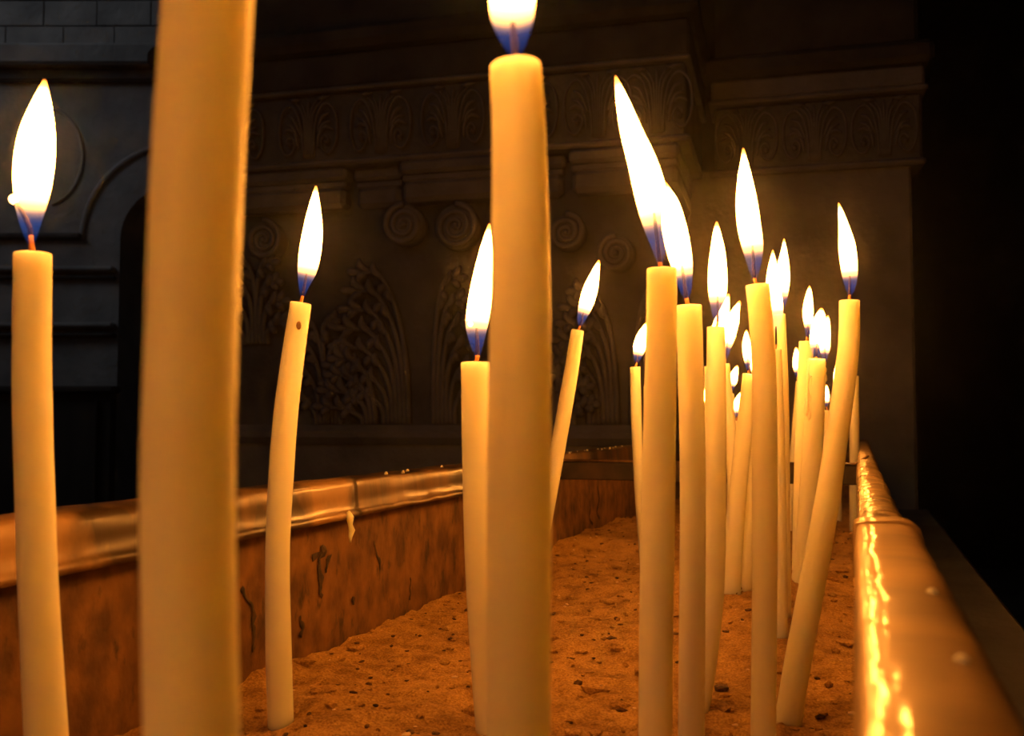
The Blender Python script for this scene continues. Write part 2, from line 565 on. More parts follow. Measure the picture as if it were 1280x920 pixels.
pal = palmette_mesh()
pal_me = None
def place_palmette(px, py_mid, w, z0, z1, parent):
    global pal_me
    u, _ = wall_uv(px, py_mid, w)
    sc = (z1 - z0) / .155
    if pal_me is None:
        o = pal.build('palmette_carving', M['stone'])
        pal_me = o.data
    else:
        o = bpy.data.objects.new('palmette_carving', pal_me)
        COL.objects.link(o)
    o.parent = parent
    o.location = (u, w - .001, z0 + .003)
    o.scale = (sc * .98, sc * 1.7, sc)
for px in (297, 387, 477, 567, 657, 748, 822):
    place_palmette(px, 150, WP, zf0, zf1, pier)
for px in (933, 1018, 1105):
    place_palmette(px, 165, .012, zb0, zb1, pil)

# volutes
def volute(px, py, rpx, hand, w):
    u, z = wall_uv(px, py, w)
    u2, _ = wall_uv(px + rpx, py, w)
    r = u2 - u
    b = MB()
    pts = scroll(u, z, r, 2.4, hand, math.pi / 2, w + .005, .16, 56)
    b.tube(pts, [.0075 - .003 * i / 56 for i in range(57)], 7, True, 1.0, Vector((0, 1, 0)))
    b.tube([(u, -.0 + w - .05, z), (u, w - .004, z), (u, w + .002, z)], [r * 1.02, r * 1.0, r * .92], 24)
    b.tube([(u, w, z), (u, w + .010, z), (u, w + .013, z)], [r * .17, r * .15, r * .05], 10)
    wbuild(b, 'volute', M['stone'], pier)
for (x, y, r, h) in ((505, 281, 24, 1), (570, 283, 27, -1), (770, 316, 22, 1), (708, 290, 22, -1), (330, 300, 22, -1), (842, 306, 20, -1)):
    volute(x, y, r, h, WP - .012)

# acanthus leaves
def acanthus(foot, top, n, side, width_px, w):
    """foot, top: pixels of the leaf's stem on the wall plane; n strands that rise side by side and fan out to `side`, each ending in fingers"""
    fu, fz = wall_uv(foot[0], foot[1], w)
    tu, tz = wall_uv(top[0], top[1], w)
    H = tz - fz
    k_m = abs(wall_uv(foot[0] + 100, foot[1], w)[0] - fu) / 100
    width = width_px * k_m
    AX = Vector((0, 1, 0))
    b = MB()
    gap = .0125
    for s in ((side,) if side else (-1, 1)):
        for j in range(n):
            t = j / (n - 1)
            h = H * (.16 + .66 * t)
            out = width * (1.0 - .30 * t)
            lean = (tu - fu) * t
            u0 = fu + s * gap * (n - 1 - j) * .8
            keys = [(u0, w + .004, fz), (u0 + lean * .25, w + .010, fz + .45 * h), (u0 + lean * .7 + s * .10 * out, w + .016, fz + .80 * h),
                    (u0 + lean + s * .45 * out, w + .024, fz + h + .05 * H), (u0 + lean + s * .95 * out, w + .022, fz + h + .07 * H)]
            P = catmull(keys, 18)
            b.tube(P, [.0075 - .0032 * i / 18 for i in range(19)], 7, True, 1.1, AX)
            # fingers along the outer half, curling up and out, with an eye between each pair
            for q, (i, ang, ln) in enumerate(((18, .15, .030), (17, -.75, .024), (16, .85, .034), (13, 1.05, .034), (10, 1.2, .028), (12, -.95, .022))):
                x0, y0, z0 = P[i]
                ln = ln * (.85 + .5 * width / .12) * (1.0 if j % 2 else .88)
                ca, sa = math.cos(ang), math.sin(ang)
                e = (x0 + s * ca * ln, z0 + sa * ln)
                c = (x0 + s * ca * ln * .55 + s * .16 * ln * (1 if ang > 0 else .2), z0 + sa * ln * .45)
                pts = catmull([(x0, y0 - .004, z0), (c[0], y0 + .006, c[1]), (e[0], y0 + .001, e[1])], 7)
                b.tube(pts, [.0022 + .0072 * math.sin(math.pi * min(.95, (k + .9) / 8.4)) for k in range(8)], 6, True, .9, AX)
    wbuild(b, 'acanthus_leaf', M['stone'], pier)
wl = WP - .045
acanthus((512, 530), (500, 318), 7, -1, 66, wl)
acanthus((470, 530), (462, 440), 4, -1, 46, wl + .008)
acanthus((543, 530), (548, 330), 6, 1, 36, wl)
acanthus((412, 530), (404, 390), 4, 0, 20, wl)
acanthus((322, 430), (325, 320), 4, 0, 26, wl)
acanthus((772, 530), (764, 345), 7, -1, 56, wl)
acanthus((790, 530), (800, 345), 6, 1, 30, wl)
acanthus((700, 530), (698, 430), 4, 0, 22, wl + .008)

# ---- far grey limestone wall seen past the pier, with arch, cornice, ledges and wooden dado
FZ = 4.9
def far_pt(px, py):
    d = ray(px, py)
    t = FZ / d.dot(Vector((FWD.x, FWD.y, 0)).normalized())
    return CAM + d * t
FU = RIGHT.copy()
FN = -Vector((FWD.x, FWD.y, 0)).normalized()
P0 = far_pt(0, 525)
FM = Matrix(((FU.x, FN.x, 0, P0.x), (FU.y, FN.y, 0, P0.y), (0, 0, 1, 0), (0, 0, 0, 1)))
def fuv(px, py):
    p = far_pt(px, py)
    return (p - P0).dot(FU), p.z
wl_o = empty('wall_left', (0, 0, 0)); wl_o.matrix_world = FM; tag(wl_o, kind='structure')
def fbuild(mb, name, mat, smooth=False):
    o = mb.build(name, M[mat], None, smooth=smooth)
    o.parent = wl_o
    return o
def fbox(name, x0, x1, y0, y1, w0, w1, mat='stone_grey', bev=.012):
    ua, za = fuv(x0, y1); ub, zb = fuv(x1, y0)
    b = MB(); b.bbox((ua, w0, za), (ub, w1, zb), bev)
    return fbuild(b, name, mat)
zfl = fuv(0, 485)[1]
u0f, _ = fuv(-420, 500); uD0, _ = fuv(146, 500); uD1, _ = fuv(196, 500); u1f, _ = fuv(420, 500)
zD = fuv(0, 262)[1]
# wall body: piece beside the opening, piece over it and beyond it, back of the opening
b = MB(); b.box((u0f, -.4, 0), (uD0, 0, 4.4)); fbuild(b, 'masonry', 'stone_grey')
# arched head over the opening
ua = uD0; ub = uD1 + .34
rad = (ub - ua) / 2; cu = (ua + ub) / 2; zc = zD - rad * .55
b = MB()
n = 20
vl, fs = [], []
for i in range(n + 1):
    a = math.pi - math.pi * i / n
    u = cu + rad * math.cos(a); z = zc + rad * math.sin(a)
    vl += [(u, 0, z), (u, 0, 4.4), (u, -.4, z), (u, -.4, 4.4)]
for i in range(n):
    q = 4 * i
    fs += [(q, q + 4, q + 5, q + 1), (q + 2, q + 3, q + 7, q + 6), (q, q + 2, q + 6, q + 4)]
b.add(vl, fs); fbuild(b, 'arch_spandrel', 'stone_grey')
b = MB(); b.box((ub, -.4, 0), (u1f, 0, 4.4)); fbuild(b, 'masonry', 'stone_grey')
b = MB(); b.box((u0f, -1.4, 0), (u1f, -1.3, 4.4)); fbuild(b, 'recess_back', 'wood_dark')
# outer arch moulding (a raised rib)
cx_, cz_ = 235, 300
pts = []
for i in range(25):
    a = math.pi * (1 - i / 24)
    u, z = fuv(cx_ + 132 * math.cos(a), cz_ - 122 * math.sin(a))
    pts.append((u, .0, z))
b = MB(); b.tube(pts, .016, 8, True); fbuild(b, 'arch_moulding', 'stone_grey', True)
pts = []
for i in range(25):
    a = math.pi * (-.42 + .84 * i / 24)
    u, z = fuv(52 + 52 * math.cos(a), 195 - 62 * math.sin(a))
    pts.append((u, .0, z))
b = MB(); b.tube(pts, .010, 8, True); fbuild(b, 'roundel_moulding', 'stone_grey', True)
# cornice bands and string courses
fbox('cornice_band', -420, 420, 62, 88, -.05, .10)
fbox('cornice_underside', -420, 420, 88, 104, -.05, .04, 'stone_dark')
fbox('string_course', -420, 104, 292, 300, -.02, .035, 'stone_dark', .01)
fbox('string_course', -420, 146, 334, 341, -.02, .05, 'stone_grey', .01)
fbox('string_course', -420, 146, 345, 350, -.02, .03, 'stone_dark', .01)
fbox('string_course', -420, 146, 404, 411, -.02, .06, 'stone_grey', .01)
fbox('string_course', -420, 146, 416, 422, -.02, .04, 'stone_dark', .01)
# courses of blocks over the cornice
rnd = random.Random(4)
for (ya, yb, off) in ((34, 60, 0), (2, 33, 40), (-34, 1, 10)):
    x = -60 + off
    while x < 300:
        wd = rnd.uniform(62, 88)
        fbox('stone_block', x + .3, x + wd - .3, ya + .3, yb - .3, -.03, rnd.uniform(.008, .013), 'stone_grey', .003)
        x += wd
# wooden dado with framed panels
fbox('dado', -420, 146, 486, 1000, -.02, .05, 'wood_dark', .01)
fbox('dado_rail', -420, 150, 483, 492, -.02, .09, 'wood_dark', .01)
for x in (20, 116):
    fbox('dado_stile', x, x + 14, 500, 1000, 0, .075, 'wood_dark', .01)

# ---- stone pedestal that carries the trough
ped = MB()
ped.bbox((XL - .16, Y0 - .1, 0), (.147, 2.30, Z_PED), .008)
po = ped.build('stone_pedestal', M['stone'], loc=(0, .9, 0), smooth=False)
tag(po, 'long dark stone ledge under the sand trough, running to the pilaster', 'ledge', kind='structure')

# ------------------------------------------------------------------ the trough
tr = empty('sand_trough', (-.13, .66, Z_PED))
tag(tr, 'long rust-stained metal trough with brass-sheathed rims and an iron cross bar', 'trough')
TO = tr.location.copy()
def tbuild(mb, name, mat, smooth=True, parent=None):
    return mb.build(name, M[mat], tr if parent is None else parent, TO, smooth)

def rail_mesh(prof, y0, y1, crumple, seed, step=.006, xf=lambda x, y: x, crink=0.0):
    """profile points (x, z) swept along y with crumples"""
    b = MB()
    n = max(4, int((y1 - y0) / step))
    m = len(prof)
    vl = []
    for i in range(n + 1):
        y = y0 + (y1 - y0) * i / n
        for k, (x, z) in enumerate(prof):
            c = crumple * (.6 * noise.noise(Vector((x * 30 + seed, y * 70, z * 50))) + .55 * noise.noise(Vector((x * 90 + seed, y * 26, z * 80 + 5)))) + crink * noise.noise(Vector((x * 60 + seed, y * 230, 2.0)))
            e = 0 if k in (0, m - 1) else 1
            vl.append((xf(x, y) + c * e * .5, y, z + c * e))
    fs = []
    for i in range(n):
        for k in range(m - 1):
            fs.append((i * m + k, i * m + k + 1, (i + 1) * m + k + 1, (i + 1) * m + k))
    fs.append(tuple(range(m - 1, -1, -1)))
    fs.append(tuple(n * m + k for k in range(m)))
    b.add(vl, fs)
    return b

def arc_profile(pts, per=3):
    """densify a polyline"""
    out = []
    for (a, b_) in zip(pts[:-1], pts[1:]):
        for i in range(per):
            t = i / per
            out.append((a[0] + (b_[0] - a[0]) * t, a[1] + (b_[1] - a[1]) * t))
    out.append(pts[-1])
    return out

R = Z_RAIL
Y_JOINT = .345
near_prof = arc_profile([(-.0005, R - .0205), (-.0012, R - .018), (-.0010, R - .004), (-.0006, R - .0016), (.0003, R - .0005), (.0022, R), (.0120, R + .0002), (.0155, R - .0004),
                         (.0180, R - .0022), (.0192, R - .006), (.0195, R - .022), (.0190, R - .024)], 2)
far_prof = arc_profile([(.0005, R - .0205), (-.0002, R - .018), (.0, R - .007), (.0007, R - .003), (.0026, R - .0014), (.0055, R - .0008), (.0105, R - .0010), (.0135, R - .0018),
                        (.0158, R - .004), (.0166, R - .008), (.0168, R - .022), (.0164, R - .024)], 2)
sharp_none = tbuild(rail_mesh(near_prof, Y0, Y_JOINT, .0006, 2.0, .003, crink=.00022), 'rim_sheet', 'brass')
sharp_none['label'] = 'smooth brass sheet folded over the near stretch of rim'
o = tbuild(rail_mesh(far_prof, Y_JOINT - .012, Y1, .0014, 9.0, .0026, lambda x, y: x + .004 * max(0, y - .9), .0011), 'rim_sheet', 'brass_crinkled')
o['label'] = 'crinkled brass sheet on the far stretch of rim'
# rolled edge of the near sheet where the two sheets overlap
seam_prof = [(x + .0007 * (1 if x > .008 else -1) * (1 if z < R - .001 else .3), z + .0009) for x, z in near_prof[2:-2]]
tbuild(rail_mesh(seam_prof, Y_JOINT - .003, Y_JOINT + .017, .0009, 31.0, .002, lambda x, y: x), 'sheet_seam', 'brass')
# blobs of wax on the brass rim
rnd = random.Random(11)
for (px, py) in ((1165, 741), (1202, 826)):
    d = ray(px, py); t = (Z_RAIL - CAMZ) / d.z
    p = CAM + d * t
    b = MB()
    r_ = .0011
    b.tube([(p.x, p.y, p.z - .0006), (p.x, p.y, p.z + .0004), (p.x, p.y, p.z + .0009)], [r_, r_ * .95, r_ * .4], 10)
    tbuild(b, 'wax_drop', 'wax_run')
# far-side long rim: two overlapping sheets
def left_prof(dx, dz):
    return arc_profile([(XL - .006, Z_LIP - .002 + dz), (XL + .0032 + dx, Z_LIP - .0012 + dz), (XL + .0036 + dx, Z_LIP + .0015), (XL + .0012 + dx, Z_LIP + .004), (XL + dx, R - .004), (XL - .0012, R - .001), (XL - .004, R),
                        (XL - .017, R), (XL - .0195, R - .002), (XL - .020, R - .024)], 2)
d_ = ray(445, 620); t_ = (XL - CAM.x) / d_.x
Y_LJ = (CAM + d_ * t_).y
o = tbuild(rail_mesh(left_prof(.0008, 0), Y0, Y_LJ, .0010, 4.0), 'rim_sheet', 'brass_worn'); o['label'] = 'worn brass sheet on the rim opposite the crinkled one'
o = tbuild(rail_mesh(left_prof(0, .0008), Y_LJ - .02, Y1, .0010, 14.0), 'rim_sheet', 'brass_dark'); o['label'] = 'tarnished brass sheet with dark streaks'
# end rims
for (ya, yb) in ((Y0 - .018, Y0 + .002), (Y1 - .002, Y1 + .018)):
    b = MB(); b.bbox((XL - .020, ya, Z_LIP), (.019, yb, R + .0004), .003)
    tbuild(b, 'end_rim', 'brass_worn')
# plates
b = MB(); b.box((XL - .016, Y0, Z_PED), (XL - .006, Y1, Z_LIP + .008)); o = tbuild(b, 'side_plate', 'rust', False)
b = MB(); b.box((.004, Y0, Z_PED), (.014, Y1, Z_LIP + .008)); tbuild(b, 'side_plate', 'rust', False)
for (ya, yb) in ((Y0 - .012, Y0), (Y1, Y1 + .012)):
    b = MB(); b.box((XL - .016, ya, Z_PED), (.014, yb, Z_LIP + .006)); tbuild(b, 'end_plate', 'rust', False)
b = MB(); b.box((XL - .016, Y0, Z_PED), (.014, Y1, Z_PED + .006)); tbuild(b, 'bottom_plate', 'rust', False)
# soot and wax runs on the long plate
def plate_pt(px, py, off=0.0):
    d = ray(px, py); t = (XL - .006 + off - CAM.x) / d.x
    return CAM + d * t
def run(px_list, w_px, name, mat, off=.0006):
    pts = [plate_pt(x, y, off) for x, y in px_list]
    sc = (pts[0] - CAM).length / F
    n = len(pts)
    r = [max(.0005, w_px * sc * .5 * (.75 + .35 * math.sin(i * 2.1 + px_list[0][0]))) for i in range(n)]
    P_ = [Vector(q_) for q_ in catmull([tuple(q_) for q_ in pts], (n - 1) * 4)]
    R_ = []
    for i in range(len(P_)):
        k_ = i / 4
        a_ = r[min(int(k_), n - 1)] * (1 - k_ % 1) + r[min(int(k_) + 1, n - 1)] * (k_ % 1)
        P_[i].y += .0022 * noise.noise(Vector((P_[i].z * 260, px_list[0][0], 0)))
        R_.append(a_ * (1.25 + 1.2 * noise.noise(Vector((P_[i].z * 330, px_list[0][1], 4)))))
    b = MB(); b.tube(P_, R_, 7, True, .12, Vector((1, 0, 0)))
    tbuild(b, name, mat)
run([(402, 682), (406, 690), (400, 698), (399, 712), (401, 724), (401, 738), (403, 746)], 9, 'soot_run', 'soot')
run([(390, 698), (396, 694), (402, 690)], 6, 'soot_run', 'soot')
run([(414, 693), (410, 701), (408, 716)], 5, 'soot_run', 'soot')
run([(303, 735), (308, 748), (316, 758), (317, 775), (318, 796), (317, 808), (318, 812)], 6, 'soot_run', 'soot')
run([(441, 746), (442, 751), (442, 756)], 6, 'soot_run', 'soot')
run([(375, 770), (378, 782), (376, 796)], 7, 'soot_run', 'soot')
run([(468, 676), (470, 688), (474, 700), (476, 712)], 4, 'soot_run', 'soot')
run([(513, 722), (513, 735), (512, 750)], 4, 'soot_run', 'soot')
run([(747, 608), (749, 625), (746, 640), (750, 648)], 5, 'soot_run', 'soot')
run([(738, 635), (737, 648), (741, 655)], 4, 'soot_run', 'soot')
# hanging white wax drip on the lip
pts = [plate_pt(x, y, .0105) for x, y in ((435, 642), (438, 648), (438, 656), (440, 663), (438, 671), (438, 678))]
b = MB(); b.tube(pts, [.0022, .0030, .0018, .0026, .0016, .0007], 9, True, .6, Vector((1, 0, 0)))
o = tbuild(b, 'wax_drip', 'wax_run'); o['label'] = 'pale wax drip hanging from the rim'
# flecks of wax along the rim top
rnd = random.Random(3)
for i in range(26):
    y = rnd.uniform(.55, 1.25)
    b = MB(); r_ = rnd.uniform(.0005, .0013); x = XL - rnd.uniform(.002, .008)
    b.tube([(x, y - r_ * 2, R - .0004), (x, y, R + r_ * .5), (x, y + r_ * 2, R - .0004)], [r_ * .5, r_, r_ * .4], 6)
    tbuild(b, 'wax_fleck', 'wax_run')
# cross bar: angle iron with a round rod on its edge
b = MB()
b.bbox((XL - .004, Y_BAR, CAMZ - .057), (.002, Y_BAR + .003, CAMZ - .0395), .0008)
b.bbox((XL - .004, Y_BAR, CAMZ - .0415), (.002, Y_BAR + .016, CAMZ - .0395), .0008)
bar = tbuild(b, 'cross_bar', 'iron', False)
b = MB()
b.tube([(XL - .004, Y_BAR + .001, CAMZ - .0388), (-.1, Y_BAR + .001, CAMZ - .0390), (-.002, Y_BAR + .001, CAMZ - .0388), (.004, Y_BAR, CAMZ - .0350), (.0095, Y_BAR + .001, CAMZ - .0310)], .0013, 8)
tbuild(b, 'rod', 'brass_worn', True, bar)
for o_ in (bar,):
    pass

# ------------------------------------------------------------------ sand
def build_sand():
    ys = []
    y = Y0
    while y < Y1:
        ys.append(y)
        dd = abs(y - .1)
        y += .0022 if .1 < y < .8 else (.0035 if .8 <= y < 1.2 else .009)
    ys.append(Y1)
    nx = 112
    xs = [XL - .008 + (.014 - .002 - (XL - .008)) * i / nx for i in range(nx + 1)]
    rr = random.Random(5)
    v = []
    for y in ys:
        for x in xs:
            fine = .0011 * noise.noise(Vector((x * 300, y * 300, 4.4))) if y < 1.3 else 0
            v.append((x - TO.x, y - TO.y, sand_z(x, y) + fine - TO.z))
    m = nx + 1
    f = [(i * m + k, i * m + k + 1, (i + 1) * m + k + 1, (i + 1) * m + k) for i in range(len(ys) - 1) for k in range(nx)]
    me = bpy.data.meshes.new('sand')
    me.from_pydata(v, [], f)
    for p in me.polygons: p.use_smooth = True
    me.materials.append(M['sand'])
    o = bpy.data.objects.new('sand', me)
    COL.objects.link(o)
    o.location = TO
    tag(o, 'coarse orange-brown sand bed filling the trough', 'sand', kind='stuff')
    return o
SAND = build_sand()
def build_crumbs(name, count, mat, seed, r0, r1, label):
    rr = random.Random(seed)
    b = MB()
    ico = [(0, 0, 1), (.894, 0, .447), (.276, .851, .447), (-.724, .526, .447), (-.724, -.526, .447), (.276, -.851, .447),
           (.724, .526, -.447), (-.276, .851, -.447), (-.894, 0, -.447), (-.276, -.851, -.447), (.724, -.526, -.447), (0, 0, -1)]
    icf = [(0, 1, 2), (0, 2, 3), (0, 3, 4), (0, 4, 5), (0, 5, 1), (1, 6, 2), (2, 7, 3), (3, 8, 4), (4, 9, 5), (5, 10, 1), (6, 7, 2), (7, 8, 3), (8, 9, 4), (9, 10, 5), (10, 6, 1), (7, 6, 11), (8, 7, 11), (9, 8, 11), (10, 9, 11), (6, 10, 11)]
    for _ in range(count):
        x = rr.uniform(XL, -.002); y = rr.uniform(.25, 1.35)
        r = rr.uniform(r0, r1) * (1 if rr.random() < .8 else 1.7)
        z = sand_z(x, y)
        sx, sy, sz = rr.uniform(.5, 2.2), rr.uniform(.5, 1.5), rr.uniform(.4, 1.1)
        a = rr.uniform(0, 6.28)
        ca, sa = math.cos(a), math.sin(a)
        vl = []
        for p in ico:
            j = rr.uniform(.75, 1.2)
            px, py, pz = p[0] * sx * r * j, p[1] * sy * r * j, p[2] * .7 * sz * r * j
            vl.append((x + px * ca - py * sa, y + px * sa + py * ca, z + pz + r * .25))
        b.add(vl, icf)
    if mat == 'sand':
        o = b.build(name, M[mat], SAND, TO, False)
        tag(o, kind='stuff')
    else:
        o = b.build(name, M[mat], None, TO, False)
        tag(o, label, 'crumbs', kind='stuff')
build_crumbs('charred_crumbs', 560, 'crumb', 21, .0005, .0017, 'dark charred crumbs scattered over the sand')
build_crumbs('wax_crumbs', 240, 'crumb_pale', 22, .0004, .0010, 'tiny pale wax crumbs scattered over the sand')
build_crumbs('sand_clods', 900, 'sand', 23, .0008, .0026, 'small clods of the same sand lying on the bed')

# ------------------------------------------------------------------ candles
HW = Vector((FWD.x, FWD.y, 0)).normalized()
def on_plane(px, py, base):
    """pixel -> point on the upright plane through base that faces the camera"""
    d = ray(px, py)
    t = (base - CAM).dot(HW) / d.dot(HW)
    return CAM + d * t

GROUP = 'lit candles stuck in the sand trough'
def flame_mesh(pts, rad, seed):
    b = MB()
    seg = 12
    n = len(pts)
    cum = [0]
    for i in range(1, n):
        cum.append(cum[-1] + (pts[i] - pts[i - 1]).length)
    vl, at = [], []
    for i in range(n):
        t = (pts[min(i + 1, n - 1)] - pts[max(i - 1, 0)]).normalized()
        b1 = t.cross(HW).normalized()
        b2 = b1.cross(t).normalized()
        for k in range(seg):
            a = 2 * math.pi * k / seg
            vl.append(pts[i] + b1 * rad[i] * math.cos(a) + b2 * rad[i] * .85 * math.sin(a))
            at.append(cum[i] / cum[-1])
    fs = []
    for i in range(n - 1):
        for k in range(seg):
            k2 = (k + 1) % seg
            fs.append((i * seg + k, i * seg + k2, (i + 1) * seg + k2, (i + 1) * seg + k))
    fs.append(tuple(range(seg - 1, -1, -1)))
    fs.append(tuple((n - 1) * seg + k for k in range(seg)))
    b.add(vl, fs, at)
    return b

def candle(label, keys, Z=None, flames=(), seed=0, lump=.02, ridge=None, wick_burnt=False, rings=44, wick_path=None, ember=None, drips=(), pit=None):
    """keys: (x, y, width) in pixels from rim to foot; Z: optical depth where the foot is out of sight, else the foot's pixel is met with the sand"""
    kx, ky, kw = keys[-1]
    if Z is None:
        base = on_sand(kx, ky)
    else:
        # follow the last stretch of the stick down to the sand
        p = at_depth(kx, ky, Z)
        q = at_depth(keys[-2][0], keys[-2][1], Z)
        q = on_plane(keys[-2][0], keys[-2][1], p)
        sz = sand_z(p.x, p.y)
        dirv = (p - q).normalized()
        if p.z > sz and dirv.z < -.2:
            base = p + dirv * ((p.z - sz) / -dirv.z)
        else:
            base = p
    pts = []
    for (x, y, w) in keys:
        p = on_plane(x, y, base)
        Zd = (p - CAM).dot(FWD)
        pts.append((p.x, p.y, p.z, w * Zd / F * .5))
    # foot: extend to below the sand
    last, prev = Vector(pts[-1][:3]), Vector(pts[-2][:3])
    dv = (last - prev).normalized()
    if dv.z > -.3: dv = Vector((0, 0, -1))
    sz = sand_z(last.x, last.y)
    tail = max(.006, (last.z - sz) / -dv.z + .012)
    gap_ = max((last - prev).length, .012)
    n_tail = max(1, int(round(tail / gap_)))
    rb = pts[-1][3]
    for q_ in range(1, n_tail + 1):
        foot = last + dv * (tail * q_ / n_tail)
        pts.append((foot.x, foot.y, foot.z, rb))
    path = catmull(pts, rings)
    base_pt = Vector((base.x, base.y, sand_z(base.x, base.y)))
    root = empty('candle', base_pt)
    tag(root, label, 'candle', GROUP)
    # stick
    seg = 28
    mb = MB()
    vl, fs = [], []
    P = [Vector(p[:3]) for p in path]
    nP = len(P)
    top_axis = (P[0] - P[1]).normalized()
    so = seed * 13.7
    def ring(i, c, t, rscale=1.0, dz=0.0):
        b1 = t.cross(HW).normalized()
        b2 = b1.cross(t).normalized()
        r = path[i][3]
        out = []
        for k in range(seg):
            a = 2 * math.pi * k / seg
            nn = noise.noise(Vector((math.cos(a) * .9 + so, math.sin(a) * .9, P[i].z * 22)))
            n2 = noise.noise(Vector((math.cos(a) * 2.2 + so, math.sin(a) * 2.2 + 4, P[i].z * 75)))
            rr = r * (1 + lump * nn + lump * .7 * n2)
            if ridge is not None:
                rr *= 1 + .07 * math.exp(-((math.atan2(math.sin(a - ridge), math.cos(a - ridge))) / .22) ** 2)
            out.append(c + b1 * (rr * rscale * math.cos(a)) + b2 * (rr * rscale * math.sin(a)) + t * dz)
        return out
    # dish and rim first
    r0 = path[0][3]
    rows = []
    tax = top_axis
    rows.append(ring(0, P[0], tax, .16, -r0 * .10))
    rows.append(ring(0, P[0], tax, .55, -r0 * .14))
    rows.append(ring(0, P[0], tax, .82, -r0 * .02))
    rows.append(ring(0, P[0], tax, .95, r0 * .02))
    rows.append(ring(0, P[0], tax, .99, -r0 * .02))
    for i in range(nP):
        t = (P[max(i - 1, 0)] - P[min(i + 1, nP - 1)]).normalized()
        rows.append(ring(i, P[i] if i else P[0] - tax * r0 * .10, t))
    for rw in rows: vl += rw
    for i in range(len(rows) - 1):
        for k in range(seg):
            k2 = (k + 1) % seg
            fs.append((i * seg + k, i * seg + k2, (i + 1) * seg + k2, (i + 1) * seg + k))
    fs.append(tuple(range(seg)))
    fs.append(tuple((len(rows) - 1) * seg + k for k in range(seg)))
    mb.add(vl, fs)
    mb.build('wax_stick', M['wax'], root, base_pt)
    # flames and wicks
    for j, fk in enumerate(flames):
        fp, fr = [], []
        fb = Vector(on_plane(fk[0][0], fk[0][1], base))
        for (x, y, w) in fk:
            p = on_plane(x, y, base)
            fp.append(tuple(p) + (w * (p - CAM).dot(FWD) / F * .5,))
        S = catmull(fp, 20)
        fl = flame_mesh([Vector(s[:3]) for s in S], [max(s[3], .00012) for s in S], seed)
        # wick: from the dish into the flame
        topc = P[0] - tax * r0 * .12
        if j > 0:
            topc = fb - Vector((0, 0, r0 * .35))
        if wick_path and j == 0:
            wp = [topc] + [on_plane(x, y, base) for x, y in wick_path]
        else:
            e = Vector(S[6][:3]) if not wick_burnt else Vector(S[8][:3])
            wp = [topc, topc.lerp(fb, .9) + Vector((0, 0, r0 * .05)), fb.lerp(e, .55), e]
        wpts = [Vector(q) for q in catmull([tuple(q) for q in wp], 8)]
        wr = r0 * .15
        mbw = MB(); mbw.tube(wpts[:4], [wr * 1.3, wr * 1.15, wr, wr], 8)
        wo = mbw.build('wick', M['wick'], root, base_pt)
        mbw = MB(); mbw.tube(wpts[3:], [wr, wr, wr * .95, wr * .9, wr * .8, wr * .5], 8)
        mbw.build('burnt_tip', M['wick_burnt'], wo, base_pt)
        fl.build('flame', M['flame'], root, base_pt)
    if ember:
        p = on_plane(ember[0], ember[1], base); r = ember[2] * (p - CAM).dot(FWD) / F
        mbw = MB(); mbw.tube([p + Vector((0, 0, -r)), p + Vector((0, 0, -r * .6)), p, p + Vector((0, 0, r * .6)), p + Vector((0, 0, r))], [r * .3, r * .8, r, r * .8, r * .3], 10)
        mbw.build('ember', M['ember'], root, base_pt)
    if pit:
        p = on_plane(pit[0], pit[1], base) - HW * path[2][3] * .93
        r = pit[2] * (p - CAM).dot(FWD) / F
        mbw = MB(); mbw.tube([p + Vector((0, 0, -r * 1.5)), p + Vector((0, 0, -r)), p, p + Vector((0, 0, r)), p + Vector((0, 0, r * 1.5))], [r * .3, r * .8, r, r * .8, r * .3], 10, True, .5, HW)
        mbw.build('pit', M['pit'], root, base_pt)
    for (line, w) in drips:
        q = []
        for (x, y, off) in line:
            p = on_plane(x, y, base)
            q.append(p - HW * (r0 * (off - .25)))
        sc = (q[0] - CAM).dot(FWD) / F
        m_ = len(q)
        Q = [Vector(s) for s in catmull([tuple(s) for s in q], m_ * 4)]
        nn = len(Q)
        mbw = MB(); mbw.tube(Q, [w * sc * .5 * (.55 + .3 * math.sin(i * 1.3) + (.5 if i > nn - 5 else 0)) * (1 if i < nn - 1 else .5) for i in range(nn)], 8)
        mbw.build('wax_run', M['wax_run'], root, base_pt)
    return root

candle('lit candle with a curled glowing wick, standing by the worn brass rim away from others',
       [(41, 317, 44), (40, 400, 45), (40, 480, 46), (43, 600, 46), (48, 740, 47), (58, 920, 51)], .28,
       [[(39, 306, 7), (38, 288, 20), (38, 265, 33), (40, 235, 44), (43, 200, 48), (47, 165, 42), (52, 130, 24), (56, 99, 3)]], 1, .018,
       wick_path=[(39, 303), (37, 285), (27, 264), (18, 252)], ember=(17, 249, 6))
candle('tallest candle, smooth and thick, standing between the curled-wick candle and the bowed one',
       [(266, -104, 106), (260, 0, 110), (248, 200, 113), (240, 400, 113), (235, 600, 115), (237, 760, 115), (240, 900, 116)], .121,
       [[(262, -135, 16), (260, -165, 50), (262, -220, 86), (266, -300, 100), (270, -400, 84), (276, -500, 44), (280, -570, 6)]], 2, .016)
candle('slim candle bowed sideways with a small brown pit below its rim',
       [(376, 379, 26), (367, 440, 28), (357, 520, 30), (351, 600, 31), (347, 690, 30), (348, 800, 32), (351, 907, 32)], None,
       [[(378, 371, 5), (380, 356, 14), (384, 338, 24), (388, 312, 27), (391, 287, 24), (393, 260, 15), (395, 232, 2)]], 3, .018, pit=(376, 408, 3.5))
